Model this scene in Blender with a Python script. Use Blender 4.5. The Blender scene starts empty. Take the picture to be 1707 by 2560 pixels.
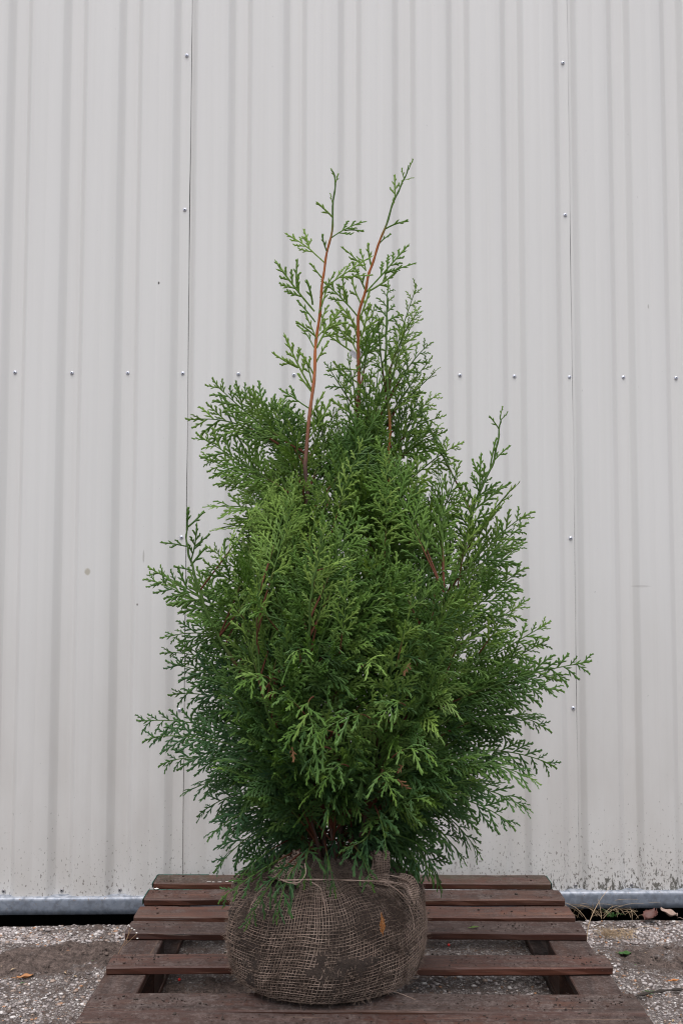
import bpy, math, random
import numpy as np
from mathutils import Matrix, Vector
rnd = random.Random(7); rg = np.random.default_rng(11)
S = bpy.context.scene; COL = S.collection
# ---------------------------------------------------------------- camera, sky, sun, exposure
FPX, PITCH, ROLL, CAMZ = 2489.0, math.atan(161/2489), .0012, 1.071
cam = bpy.data.cameras.new('camera'); co = bpy.data.objects.new('camera', cam); COL.objects.link(co)
CM = Matrix.Rotation(math.pi/2+PITCH, 4, 'X') @ Matrix.Rotation(ROLL, 4, 'Z')
co.matrix_world = Matrix.Translation((0, 0, CAMZ)) @ CM
cam.lens = FPX/2560*36; cam.sensor_width = 36; cam.sensor_fit = 'AUTO'; cam.clip_end = 500; cam.clip_start = .05
cam.dof.use_dof = True; cam.dof.focus_distance = 2.4; cam.dof.aperture_fstop = 8
S.camera = co
SUN_EL, SUN_ROT = math.radians(74), math.radians(186)
W = bpy.data.worlds.new('World'); S.world = W; W.use_nodes = True
nt = W.node_tree; bg = nt.nodes['Background']
sky = nt.nodes.new('ShaderNodeTexSky'); sky.sky_type = 'NISHITA'; sky.sun_disc = False
sky.sun_elevation = SUN_EL; sky.sun_rotation = SUN_ROT; sky.dust_density = 3; sky.air_density = 1.2
hs = nt.nodes.new('ShaderNodeHueSaturation'); hs.inputs['Saturation'].default_value = .40
nt.links.new(sky.outputs[0], hs.inputs['Color']); nt.links.new(hs.outputs[0], bg.inputs['Color'])
bg.inputs['Strength'].default_value = .115
sl = bpy.data.lights.new('overcast_sun', 'SUN'); so = bpy.data.objects.new('overcast_sun', sl); COL.objects.link(so)
sl.energy = 1.7; sl.angle = math.radians(50); sl.color = (1, .968, .975)
sdir = Vector((math.sin(SUN_ROT)*math.cos(SUN_EL), math.cos(SUN_ROT)*math.cos(SUN_EL), math.sin(SUN_EL)))
so.rotation_euler = sdir.to_track_quat('Z', 'Y').to_euler(); so.location = (0, -4, 6)
S.view_settings.view_transform = 'Standard'; S.view_settings.look = 'None'
S.view_settings.exposure = .70; S.view_settings.gamma = 1
try: S.cycles.filter_width = 1.1
except Exception: pass
# ---------------------------------------------------------------- helpers
R3 = np.array(CM.to_3x3())
def P(u, v, Y=2.36):
    """a point of the plant: sight line of a measured spot, met at its own distance Y from the camera"""
    d = R3 @ np.array([(u*1.08865-853.5)/FPX, -(v*1.08865-1280)/FPX, -1.0])
    return np.array([0, 0, CAMZ]) + d*(Y/d[1])
def Pz(u, v, z):
    d = R3 @ np.array([(u*1.08865-853.5)/FPX, -(v*1.08865-1280)/FPX, -1.0])
    return np.array([0, 0, CAMZ]) + d*((z-CAMZ)/d[2])
def nrm(v): v = np.asarray(v, float); return v/max(np.linalg.norm(v), 1e-9)
class MB:
    def __init__(s): s.v = []; s.t = []; s.q = []; s.a = []; s.m = {'t': [], 'q': []}; s.n = 0
    def add(s, v, t=None, q=None, a=None, mi=0):
        v = np.asarray(v, float).reshape(-1, 3); s.v.append(v)
        if t is not None and len(t): t = np.asarray(t, int); s.t.append(t+s.n); s.m['t'].append(np.full(len(t), mi))
        if q is not None and len(q): q = np.asarray(q, int); s.q.append(q+s.n); s.m['q'].append(np.full(len(q), mi))
        if a is None: a = np.zeros((len(v), 3))
        a = np.asarray(a, float)
        if a.ndim == 1: a = np.tile(a, (len(v), 1))
        s.a.append(a); s.n += len(v)
    def tube(s, pts, r, k=5, a=None, cap=True, mi=0):
        pts = np.asarray(pts, float); n = len(pts); r = np.broadcast_to(np.asarray(r, float), (n,))
        d = np.gradient(pts, axis=0); d /= np.maximum(np.linalg.norm(d, axis=1, keepdims=True), 1e-9)
        ref = np.array([0, 0, 1.]) if abs(d[0][2]) < .8 else np.array([1., 0, 0])
        u = np.cross(d, ref); u /= np.maximum(np.linalg.norm(u, axis=1, keepdims=True), 1e-6); w = np.cross(d, u)
        an = np.arange(k)/k*2*np.pi
        V = pts[:, None]+r[:, None, None]*(u[:, None]*np.cos(an)[None, :, None]+w[:, None]*np.sin(an)[None, :, None])
        i = np.arange(n-1)[:, None]*k; j = np.arange(k)[None]; j2 = (j+1) % k
        q = np.stack([i+j, i+j2, i+k+j2, i+k+j], -1).reshape(-1, 4)
        if a is not None:
            a = np.asarray(a, float)
            if a.ndim == 2: a = np.repeat(a, k, axis=0)
        t = None
        if cap:
            t = [(0, j+1, j) for j in range(1, k-1)]+[((n-1)*k, (n-1)*k+j, (n-1)*k+j+1) for j in range(1, k-1)]
        s.add(V.reshape(-1, 3), t, q, a, mi)
    def box(s, lo, hi, bev=.003, jit=0, mi=0):
        """box with chamfered edges, cut along its longest side so that it can be slightly uneven"""
        lo = np.array(lo, float); hi = np.array(hi, float); L = int(np.argmax(hi-lo)); o = [i for i in range(3) if i != L]
        b = bev; A0, A1 = lo[o[0]], hi[o[0]]; B0, B1 = lo[o[1]], hi[o[1]]
        ring = [(A0+b, B0), (A1-b, B0), (A1, B0+b), (A1, B1-b), (A1-b, B1), (A0+b, B1), (A0, B1-b), (A0, B0+b)]
        ns = max(2, int((hi[L]-lo[L])/.05)+1); xs = [lo[L]]+list(np.linspace(lo[L]+b, hi[L]-b, ns))+[hi[L]]
        cA, cB = (A0+A1)/2, (B0+B1)/2; V = []
        ph = rnd.random()*9
        for i, x in enumerate(xs):
            sh = 1-2*b/min(A1-A0, B1-B0)*.8 if i in (0, len(xs)-1) else 1
            dA = jit*(math.sin(x*5+ph)+.5*math.sin(x*23+ph*2)); dB = jit*.6*math.sin(x*7+ph*3)
            for (pa, pb) in ring:
                p = [0, 0, 0]; p[L] = x; p[o[0]] = cA+(pa-cA)*sh+dA+jit*.5*rnd.uniform(-1, 1); p[o[1]] = cB+(pb-cB)*sh+dB+jit*.2*rnd.uniform(-1, 1); V.append(p)
        n = len(xs); q = [(i*8+j, i*8+(j+1) % 8, (i+1)*8+(j+1) % 8, (i+1)*8+j) for i in range(n-1) for j in range(8)]
        t = [(0, j+1, j) for j in range(1, 7)]+[((n-1)*8, (n-1)*8+j, (n-1)*8+j+1) for j in range(1, 7)]
        s.add(V, t, q, None, mi)
    def lathe(s, prof, c, axis='z', k=16, mi=0):
        V = []
        for (r, h) in prof:
            for j in range(k):
                a = j/k*2*math.pi
                V.append((c[0]+r*math.cos(a), c[1]+r*math.sin(a), c[2]+h) if axis == 'z' else (c[0]+r*math.cos(a), c[1]-h, c[2]+r*math.sin(a)))
        n = len(prof); q = [(i*k+j, i*k+(j+1) % k, (i+1)*k+(j+1) % k, (i+1)*k+j) for i in range(n-1) for j in range(k)]
        s.add(V, None, q, None, mi)
    def build(s, name, mats, parent=None, smooth=False, fixn=False):
        me = bpy.data.meshes.new(name); V = np.concatenate(s.v)
        T = np.concatenate(s.t) if s.t else np.zeros((0, 3), int); Q = np.concatenate(s.q) if s.q else np.zeros((0, 4), int)
        nt_, nq = len(T), len(Q)
        me.vertices.add(len(V)); me.vertices.foreach_set('co', V.astype(np.float32).ravel())
        me.loops.add(nt_*3+nq*4); me.loops.foreach_set('vertex_index', np.concatenate([T.ravel(), Q.ravel()]).astype(np.int32))
        me.polygons.add(nt_+nq)
        st = np.concatenate([np.arange(nt_)*3, nt_*3+np.arange(nq)*4]).astype(np.int32); me.polygons.foreach_set('loop_start', st)
        mi = np.concatenate([np.concatenate(s.m['t']) if s.m['t'] else np.zeros(0), np.concatenate(s.m['q']) if s.m['q'] else np.zeros(0)]).astype(np.int32)
        me.polygons.foreach_set('material_index', mi)
        me.polygons.foreach_set('use_smooth', np.full(nt_+nq, smooth))
        A = np.concatenate(s.a); at = me.attributes.new('tint', 'FLOAT_COLOR', 'POINT')
        at.data.foreach_set('color', np.concatenate([A, np.ones((len(A), 1))], 1).astype(np.float32).ravel())
        me.update(calc_edges=True); me.validate()
        if fixn:
            import bmesh
            b = bmesh.new(); b.from_mesh(me); bmesh.ops.recalc_face_normals(b, faces=b.faces); b.to_mesh(me); b.free()
        for m in (mats if isinstance(mats, (list, tuple)) else [mats]): me.materials.append(m)
        o = bpy.data.objects.new(name, me); COL.objects.link(o)
        if parent: o.parent = parent
        return o
def tag(o, label=None, cat=None, group=None, kind=None):
    for k, v in (('label', label), ('category', cat), ('group', group), ('kind', kind)):
        if v: o[k] = v
    return o
def empty(name, loc, rz=0, **kw):
    o = bpy.data.objects.new(name, None); COL.objects.link(o); o.location = loc; o.rotation_euler = (0, 0, rz)
    o.empty_display_size = .1; return tag(o, **kw)
def sm(x, a, b): t = np.clip((np.asarray(x, float)-a)/(b-a), 0, 1); return t*t*(3-2*t)
_tab = rg.random((64, 64, 64))
def vnoise(p):
    p = np.asarray(p, float); i = np.floor(p).astype(int); f = p-i; f = f*f*(3-2*f); r = 0
    for dx in (0, 1):
        for dy in (0, 1):
            for dz in (0, 1):
                w = (f[..., 0] if dx else 1-f[..., 0])*(f[..., 1] if dy else 1-f[..., 1])*(f[..., 2] if dz else 1-f[..., 2])
                r = r+w*_tab[(i[..., 0]+dx) % 64, (i[..., 1]+dy) % 64, (i[..., 2]+dz) % 64]
    return r*2-1
# ---------------------------------------------------------------- node material kit
class NM:
    def __init__(s, name):
        s.m = bpy.data.materials.new(name); s.m.use_nodes = True; s.t = s.m.node_tree
        s.b = s.t.nodes['Principled BSDF']; s.out = s.t.nodes['Material Output']
    def n(s, typ, props=None, **ins):
        nd = s.t.nodes.new(typ)
        for k, v in (props or {}).items(): setattr(nd, k, v)
        for k, v in ins.items(): s.set(nd, k, v)
        return nd
    def set(s, nd, k, v):
        sock = nd.inputs[int(k[1:])] if k[0] == 'i' and k[1:].isdigit() else nd.inputs[k.replace('_', ' ')]
        if hasattr(v, 'links') or isinstance(v, bpy.types.NodeSocket): s.t.links.new(v, sock)
        elif isinstance(v, bpy.types.Node): s.t.links.new(v.outputs[0], sock)
        else: sock.default_value = (*v, 1) if isinstance(v, tuple) and len(v) == 3 and sock.type == 'RGBA' else v
    def co(s, kind='Object'): return s.n('ShaderNodeTexCoord').outputs[kind]
    def geo(s, k='Position'): return s.n('ShaderNodeNewGeometry').outputs[k]
    def map(s, vec, scale=(1, 1, 1), loc=(0, 0, 0)): return s.n('ShaderNodeMapping', Vector=vec, Scale=scale, Location=loc).outputs[0]
    def noise(s, vec, scale, detail=4, rough=.55, dist=0): return s.n('ShaderNodeTexNoise', Vector=vec, Scale=scale, Detail=detail, Roughness=rough, Distortion=dist).outputs[0]
    def vor(s, vec, scale, feat='F1', out=0): return s.n('ShaderNodeTexVoronoi', dict(feature=feat), Vector=vec, Scale=scale).outputs[out]
    def math(s, op, a, b=0.0, clamp=False):
        return s.n('ShaderNodeMath', dict(operation=op, use_clamp=clamp), i0=a, i1=b).outputs[0]
    def ramp(s, fac, stops, interp='LINEAR'):
        r = s.n('ShaderNodeValToRGB', Fac=fac); cr = r.color_ramp; cr.interpolation = interp
        while len(cr.elements) < len(stops): cr.elements.new(.5)
        for e, (p, c) in zip(cr.elements, stops): e.position = p; e.color = (c, c, c, 1) if isinstance(c, (int, float)) else (*c, 1)
        return r.outputs[0]
    def rng(s, v, a, b, c=0.0, d=1.0): return s.n('ShaderNodeMapRange', i0=v, i1=a, i2=b, i3=c, i4=d).outputs[0]
    def mix(s, f, a, b, typ='MIX'):
        nd = s.t.nodes.new('ShaderNodeMix'); nd.data_type = 'RGBA'; nd.blend_type = typ
        for i, v in ((0, f), (6, a), (7, b)):
            if isinstance(v, bpy.types.NodeSocket): s.t.links.new(v, nd.inputs[i])
            else: nd.inputs[i].default_value = (*v, 1) if isinstance(v, tuple) else v
        return nd.outputs[2]
    def sep(s, v): return s.n('ShaderNodeSeparateXYZ', i0=v).outputs
    def tint(s): return s.n('ShaderNodeSeparateColor', i0=s.n('ShaderNodeAttribute', dict(attribute_name='tint')).outputs['Color']).outputs
    def bump(s, h, dist, strength=1.0): s.set(s.b, 'Normal', s.n('ShaderNodeBump', Height=h, Distance=dist, Strength=strength).outputs[0])
    def fin(s, col=None, rough=.7, metal=0, spec=None):
        if col is not None: s.set(s.b, 'Base_Color', col)
        s.set(s.b, 'Roughness', rough); s.set(s.b, 'Metallic', metal)
        if spec is not None: s.set(s.b, 'Specular_IOR_Level', spec)
        return s.m
def plain(name, col, rough=.7, metal=0, var=.15, scale=60, spec=None):
    k = NM(name); c = k.co(); n = k.noise(c, scale)
    return k.fin(k.mix(n, tuple(x*(1-var) for x in col), tuple(min(1, x*(1+var)) for x in col)), rough, metal, spec)
# painted cladding, warmer and darker towards the bottom, with splash dirt specks and mould near the ground
k = NM('painted_steel'); c = k.co(); x, y, z = k.sep(c)
base = k.mix(k.noise(k.map(c, (6, 6, .8)), 1.5, 5), (.66, .648, .628), (.705, .693, .675))
base = k.mix(k.math('MULTIPLY', k.rng(k.noise(k.map(c, (60, 10, .7)), 1, 3), .45, .75), .25), base, (.61, .595, .565))
low = k.rng(z, 1.1, .05)
low_tone = k.math('MULTIPLY', low, k.noise(k.map(c, (9, 9, 3)), 1.3, 5))
base = k.mix(k.math('MULTIPLY', low_tone, .85), base, (.46, .425, .39))
sp = k.noise(k.map(c, (1, 1, .55), (3, 0, 0)), 150, 3, .6)
dens = k.math('MULTIPLY', k.math('POWER', k.rng(z, .62, .06), 1.3), k.rng(x, -1.3, 1.2, .165, .225))
spots = k.rng(k.math('SUBTRACT', k.math('ADD', sp, dens), .765), 0, .03)
mo = k.noise(k.map(c, (1, 1, .5)), 75, 4, .7)
mould = k.rng(k.math('SUBTRACT', k.math('ADD', mo, k.math('MULTIPLY', k.math('POWER', k.rng(z, .28, .06), 1.5), k.rng(x, -.4, .9, .02, .26))), .73), 0, .05)
for (sx, sz, rx, rz, cc, st) in ((-.815, 1.085, .010, .012, (.42, .38, .30), .8), (-.637, 1.135, .003, .022, (.36, .34, .31), .6), (-.60, 2.03, .003, .005, (.06, .05, .05), 1.), (1.02, 1.97, .0025, .008, (.38, .36, .33), .7), (-.655, .98, .0025, .004, (.12, .1, .09), .9), (.98, 1.04, .03, .004, (.52, .50, .48), .7)):
    dx = k.math('DIVIDE', k.math('SUBTRACT', x, sx), rx); dz = k.math('DIVIDE', k.math('SUBTRACT', z, sz), rz)
    d2 = k.math('ADD', k.math('ADD', k.math('MULTIPLY', dx, dx), k.math('MULTIPLY', dz, dz)), k.math('MULTIPLY', k.noise(c, 120, 2), .6))
    base = k.mix(k.math('MULTIPLY', k.rng(d2, 1.5, .7), st), base, cc)
base = k.mix(k.math('MULTIPLY', spots, .7), base, (.13, .11, .09)); base = k.mix(k.math('MULTIPLY', mould, .85), base, (.055, .05, .035))
k.bump(k.noise(k.map(c, (8, 8, .6)), 1, 2), .003, .5)
M_WALL = k.fin(base, k.rng(k.noise(c, 9), 0, 1, .42, .58), 0, .45)
k = NM('galvanised_steel'); c = k.co(); x, y, z = k.sep(c)
g = k.mix(k.vor(k.map(c, (1, 1, 1)), 90, out=1), (.16, .185, .23), (.26, .29, .34)); g = k.mix(k.rng(k.noise(k.map(c, (30, 30, 30)), 1.5, 5), .45, .7, 0, .7), g, (.12, .13, .15)); g = k.mix(k.math('MULTIPLY', k.rng(z, .056, .067), k.rng(k.noise(c, 60, 3), .35, .6)), g, (.38, .40, .44))  # last mix paints the top edge lighter, as if lit from above
g = k.mix(k.rng(k.noise(c, 160, 2), .66, .72), g, (.2, .15, .12))
M_GALV = k.fin(g, k.rng(k.noise(c, 70), 0, 1, .42, .62), .3)
M_SCREW = plain('bright_rivet', (.6, .62, .7), .38, .7); M_OLD = plain('dull_screw', (.30, .29, .29), .55, .6, .4, 400); M_DARK = plain('dark_recess', (.02, .02, .022), .8)
M_SLITDARK = plain('dark_behind_slits', (.02, .02, .02), .9); M_TRENCH = plain('trench_soil', (.022, .018, .014), .95)
# wet timber: length along x (or y when turned)
def wood(name, ax, tone=1., soil=.7, red=1.):
    k = NM(name); c = k.co(); oi = k.n('ShaderNodeObjectInfo').outputs['Random']
    off = k.n('ShaderNodeCombineXYZ', i0=k.math('MULTIPLY', oi, 17.), i1=k.math('MULTIPLY', oi, 31.), i2=k.math('MULTIPLY', oi, 7.)).outputs[0]
    v = k.n('ShaderNodeVectorMath', dict(operation='ADD'), i0=c, i1=off).outputs[0]
    sc = [1, 1, 1]; 
    for i in range(3): sc[i] = 2.2 if i == ax else 46
    gr = k.noise(k.map(v, tuple(sc)), 1., 6, .62, .6); fine = k.noise(k.map(v, tuple(4.5 if i == ax else 210 for i in range(3))), 1., 3)
    T = lambda r, g_, b: (r*tone, g_*tone, b*tone)
    b = k.ramp(gr, [(.25, T(.020, .007, .0045)), (.5, T(.075*red, .024, .013)), (.72, T(.15*red, .062, .036))])
    b = k.mix(k.rng(fine, .35, .7, 0, .55), b, T(.028, .012, .008))
    b = k.mix(k.rng(k.noise(k.map(v, tuple(1.2 if i == ax else 3 for i in range(3))), 1.4, 4), .5, .75, 0, .55), b, T(.055, .042, .032))
    crack = k.rng(k.noise(k.map(v, tuple(1.6 if i == ax else 120 for i in range(3))), 1., 2), .69, .73)
    b = k.mix(crack, b, (.012, .008, .006))
    b = k.n('ShaderNodeVectorMath', dict(operation='SCALE'), i0=b, Scale=k.rng(oi, 0, 1, .5, 1.12)).outputs[0]
    if ax == 0: b = k.mix(k.math('MULTIPLY', k.rng(k.sep(c)[1], .44, .52), k.rng(k.noise(v, 9, 5, .7), .42, .62, 0, .75)), b, (.040, .046, .016))
    nz = k.sep(k.geo('Normal'))[2]
    big = k.noise(v, 4.5, 6, .7); sml = k.noise(v, 120, 5, .8)
    mid = k.noise(v, 26, 5, .75)
    sm_ = k.math('MULTIPLY', k.rng(nz, .6, .95), k.rng(k.math('ADD', k.math('ADD', big, k.math('MULTIPLY', mid, .7)), k.math('ADD', k.math('MULTIPLY', sml, .4), k.rng(oi, 0, 1, .1, -.08))), .90, 1.16, .12, soil))
    scol = k.ramp(k.math('ADD', k.math('MULTIPLY', sml, .6), k.math('MULTIPLY', mid, .4)), [(.36, (.013, .0095, .008)), (.5, (.060, .045, .040)), (.64, (.155, .123, .112))])
    b = k.mix(sm_, b, scol)
    pale = k.math('MULTIPLY', k.rng(k.noise(k.map(v, tuple(3. if i == ax else 60 for i in range(3)), (3, 1, 2)), 1., 5, .7), .60, .70), .55); b = k.mix(pale, b, T(.19, .12, .085))
    clump = k.math('MULTIPLY', k.rng(k.noise(v, 60, 3, .75), .66, .72), k.rng(nz, .5, .9)); b = k.mix(clump, b, (.018, .014, .012))
    grit = k.math('MULTIPLY', k.rng(k.vor(v, 130), .12, .07), k.rng(k.noise(v, 8), .5, .7)); b = k.mix(k.math('MULTIPLY', grit, .6), b, (.3, .27, .25))
    h = k.math('ADD', k.math('MULTIPLY', gr, .6), k.math('ADD', k.math('MULTIPLY', sml, k.math('MULTIPLY', sm_, 1.2)), k.math('MULTIPLY', clump, .8)))
    k.bump(k.math('SUBTRACT', h, crack), .0022, .8)
    return k.fin(b, k.rng(sm_, 0, .6, .5, .9), 0, .4)
M_WX = wood('wet_board_wood', 0, 1.15, .66, 1.12); M_WY = wood('wet_stringer_wood', 1, .8, .7); M_WXP = wood('pale_board_wood', 0, 1.25, .8, 1.)
k = NM('green_painted_wood'); c = k.co()
M_GREEN = k.fin(k.mix(k.rng(k.noise(c, 90, 4), .42, .6), (.02, .11, .085), (.03, .05, .038)), .7)
M_ENDW = M_WX
# ground: exposed gravel concrete with smeared soil
k = NM('gravel_concrete'); c = k.co(); t = k.tint()
v1 = k.vor(c, 150, out=1); h = k.sep(v1)[0]
peb = k.ramp(h, [(0, (.16, .13, .115)), (.25, (.34, .30, .28)), (.45, (.24, .21, .195)), (.62, (.46, .41, .375)), (.75, (.21, .145, .105)), (.86, (.6, .55, .52)), (.985, (.36, .2, .10))], 'CONSTANT')
edge = k.vor(c, 150, 'DISTANCE_TO_EDGE'); peb = k.mix(k.rng(edge, .02, .10), (.12, .10, .095), peb)
peb = k.mix(k.rng(k.noise(c, 300, 3), .45, .6, 0, .5), peb, (.225, .195, .19))
peb = k.mix(k.rng(k.noise(c, 13, 6, .75), .46, .6, 0, .8), peb, (.115, .085, .072))
soilc = k.ramp(k.math('ADD', k.math('MULTIPLY', k.noise(c, 38, 6, .8), .55), k.math('MULTIPLY', k.noise(c, 140, 4, .8), .45)), [(.38, (.020, .014, .011)), (.48, (.075, .053, .044)), (.62, (.185, .138, .118))])
sf = k.rng(k.math('ADD', t[0], k.math('MULTIPLY', k.math('SUBTRACT', k.noise(c, 45, 5, .7), .5), 1.7)), .36, .6)
b = k.mix(sf, peb, soilc)
b = k.mix(k.rng(k.noise(c, 55, 3, .7), .66, .71), b, (.02, .016, .014))
k.bump(k.math('ADD', k.math('MULTIPLY', k.rng(edge, 0, .25), k.math('SUBTRACT', 1., k.math('MULTIPLY', sf, .8))), k.math('MULTIPLY', k.noise(c, 100, 6, .8), 1.3)), .006, .9)
M_GROUND = k.fin(b, .82, 0, .35)
k = NM('pebble_stone'); t = k.tint()
pc = k.ramp(t[0], [(0, (.30, .26, .25)), (.25, (.42, .375, .365)), (.45, (.2, .17, .165)), (.62, (.50, .455, .44)), (.75, (.34, .25, .20)), (.86, (.66, .62, .60)), (.965, (.40, .20, .10))], 'CONSTANT')
M_PEB = k.fin(k.mix(k.rng(k.noise(k.co(), 170, 3), .42, .65, .1, .62), pc, (.12, .10, .088)), .6)
k = NM('root_ball_soil'); c = k.co()
k.bump(k.noise(c, 120, 5, .7), .006, 1)
M_SOIL = k.fin(k.mix(k.noise(c, 45, 5, .7), (.016, .011, .008), (.075, .052, .041)), .95)
k = NM('soil_crumb'); t = k.tint(); M_CRUMB = k.fin(k.mix(t[0], (.02, .015, .012), (.13, .095, .08)), .95)
def burlap(name, w=False):
    k = NM(name); c = k.co(); t = k.tint()
    b = k.mix(k.rng(k.noise(c, 14, 4), .3, .7), (.24, .17, .135), (.43, .33, .27)); b = k.mix(k.rng(k.noise(c, 260, 2), .4, .7, 0, .5), b, (.15, .105, .08))
    b = k.mix(k.rng(k.noise(c, 11, 6, .7), .46, .6, 0, .9), b, (.055, .038, .030))
    if w:
        wv = k.math('MAXIMUM', k.math('ABSOLUTE', k.math('SINE', k.math('MULTIPLY', t[0], 1.))), k.math('ABSOLUTE', k.math('SINE', k.math('MULTIPLY', t[1], 1.))))
        hole = k.rng(wv, .80, .62); b = k.mix(hole, b, (.03, .02, .016)); k.bump(wv, .002, 1)
    return k.fin(b, .95, 0, .15)
M_JUTE = burlap('jute_threads'); M_CLOTH = burlap('gathered_jute_cloth', True)
k = NM('jute_fuzz'); M_FUZZ = k.fin((.25, .185, .145), .95, 0, .1)
# foliage: tint r = tone of the spray, g = closeness to the growing tip, b = blue-grey underside cast
k = NM('conifer_foliage'); t = k.tint(); c = k.co()
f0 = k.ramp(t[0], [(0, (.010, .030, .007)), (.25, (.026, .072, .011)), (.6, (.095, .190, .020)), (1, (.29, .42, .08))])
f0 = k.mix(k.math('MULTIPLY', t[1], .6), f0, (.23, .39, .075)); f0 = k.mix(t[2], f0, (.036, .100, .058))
f0 = k.mix(k.rng(k.noise(c, 420, 2), .4, .7, 0, .35), f0, (.024, .054, .008))
back = k.geo('Backfacing'); f0 = k.mix(k.math('MULTIPLY', back, .3), f0, (.055, .11, .032))
k.fin(f0, .5, 0, .2)
tr = k.n('ShaderNodeBsdfTranslucent', Color=k.mix(.5, f0, (.18, .34, .008)))
k.t.links.new(k.n('ShaderNodeMixShader', i0=.2, i1=k.b.outputs[0], i2=tr.outputs[0]).outputs[0], k.out.inputs[0])
M_LEAF = k.m
k = NM('twig_bark'); t = k.tint(); c = k.co()
bk = k.mix(k.noise(k.map(c, (1, 1, .35)), 160, 4), (.22, .065, .022), (.42, .15, .055)); bk = k.mix(t[2], bk, (.10, .036, .02)); bk = k.mix(t[0], bk, (.07, .125, .03))
bk = k.mix(t[1], bk, k.mix(k.noise(k.map(c, (1, 1, .3)), 120, 4), (.045, .028, .022), (.14, .085, .07)))
k.bump(k.noise(k.map(c, (1, 1, .4)), 260, 3), .0012, .8); M_BARK = k.fin(bk, .75, 0, .15)
M_DRY = plain('dry_straw', (.36, .26, .16), .8, 0, .4, 30); M_BROWNLEAF = plain('brown_leaf', (.085, .028, .02), .6, 0, .5, 40)
M_GREENLEAF = plain('weed_leaf', (.035, .10, .018), .45, 0, .3, 60); M_BERRY = plain('red_berry_skin', (.5, .02, .015), .3)
M_PETAL = plain('white_petal', (.8, .78, .74), .6); M_ORANGE = plain('dead_orange_foliage', (.34, .13, .025), .7, 0, .3)
M_TAG = plain('white_plastic', (.85, .86, .95), .35, 0, .02)
# ---------------------------------------------------------------- ground and trench
SH = .03
xs = np.concatenate([[-30, -14, -7, -4, -2.6], np.arange(-1.7, 1.7001, .012), [2.6, 4, 7, 14, 30]])
ys = np.concatenate([[-30, -14, -7, -3, -.5, .8], np.arange(1.5, 3.1521, .012), [3.152]])
X, Y0 = np.meshgrid(xs, ys); Yw = Y0+SH*X
def soil_mask(x, y):
    n = .5*vnoise(np.stack([x*7, y*11, x*0+3], -1))+.25*vnoise(np.stack([x*23, y*31, x*0+9], -1))
    m = np.zeros_like(x)
    for (cx, cy, rx, ry, s) in [(-.80, 2.85, .3, .13, 1.05), (-1.1, 2.83, .3, .12, .95), (1.0, 2.87, .34, .15, .9), (.95, 2.38, .35, .05, .8), (.45, 2.4, .9, .12, .55), (0, 2.5, .6, .5, .45), (-.75, 2.05, .1, .3, .4)]:
        m = np.maximum(m, s*np.clip(1.3-((x-cx)/rx)**2-((y-cy)/ry)**2, 0, 1))
    return np.clip(m*.8+n*.95+.03, 0, 1)
near = sm(X, -1.75, -1.6)*(1-sm(X, 1.6, 1.75))*sm(Y0, 1.45, 1.6)
SMK = soil_mask(X, Yw)
Zg = near*(SMK*.012+(.012*vnoise(np.stack([X*34, Yw*34, X*0], -1))+.007*vnoise(np.stack([X*75, Yw*75, X*0+2], -1)))*SMK+.0018*vnoise(np.stack([X*90, Yw*90, X*0+5], -1)))*(1-sm(Y0, 3.13, 3.152)*.6)
def soil_h(x, y): return float(.012*soil_mask(np.array([x]), np.array([y]))[0])
b = MB(); nx, ny = len(xs), len(ys); I = np.arange(nx*ny).reshape(ny, nx)
b.add(np.stack([X, Yw, Zg], -1).reshape(-1, 3), None, np.stack([I[:-1, :-1], I[:-1, 1:], I[1:, 1:], I[1:, :-1]], -1).reshape(-1, 4), np.stack([SMK.ravel()]*3, -1))
tag(b.build('ground', M_GROUND, smooth=True), kind='structure')
b = MB(); pr = [(3.1525, -.006), (3.157, -.34), (3.9, -.34), (3.9, .21), (3.33, .21)]
V = [(x, yy+SH*x, z) for x in (-30, 30) for yy, z in pr]; b.add(V, None, [(i, i+1, i+6, i+5) for i in range(4)])
tag(b.build('trench', M_TRENCH), kind='structure')
# loose stones set in the ground
ico_v = []; ph = (1+5**.5)/2
for a_ in (-1, 1):
    for b_ in (-ph, ph): ico_v += [(a_, b_, 0), (0, a_, b_), (b_, 0, a_)]
ico_v = np.array(ico_v); ico_v = ico_v/np.linalg.norm(ico_v[0])
dd = np.linalg.norm(ico_v[:, None]-ico_v[None], axis=-1); ed = dd.min(where=dd > .01, initial=9)*1.1
ico_f = []
for i in range(12):
    for j in range(i+1, 12):
        for l in range(j+1, 12):
            if dd[i, j] < ed and dd[j, l] < ed and dd[i, l] < ed:
                n_ = np.cross(ico_v[j]-ico_v[i], ico_v[l]-ico_v[i]); ico_f.append((i, j, l) if n_ @ ico_v[i] > 0 else (i, l, j))
ico_f = np.array(ico_f)
def blob(b, p, r, tint, mi=0):
    v = ico_v*(1+.28*rg.uniform(-1, 1, (12, 1))); an = rg.uniform(0, 6.28); c_, s_ = math.cos(an), math.sin(an)
    v = v*np.array(r); v = v @ np.array([[c_, s_, 0], [-s_, c_, 0], [0, 0, 1]]); b.add(v+np.array(p), ico_f, None, tint, mi)
b = MB()
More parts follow.
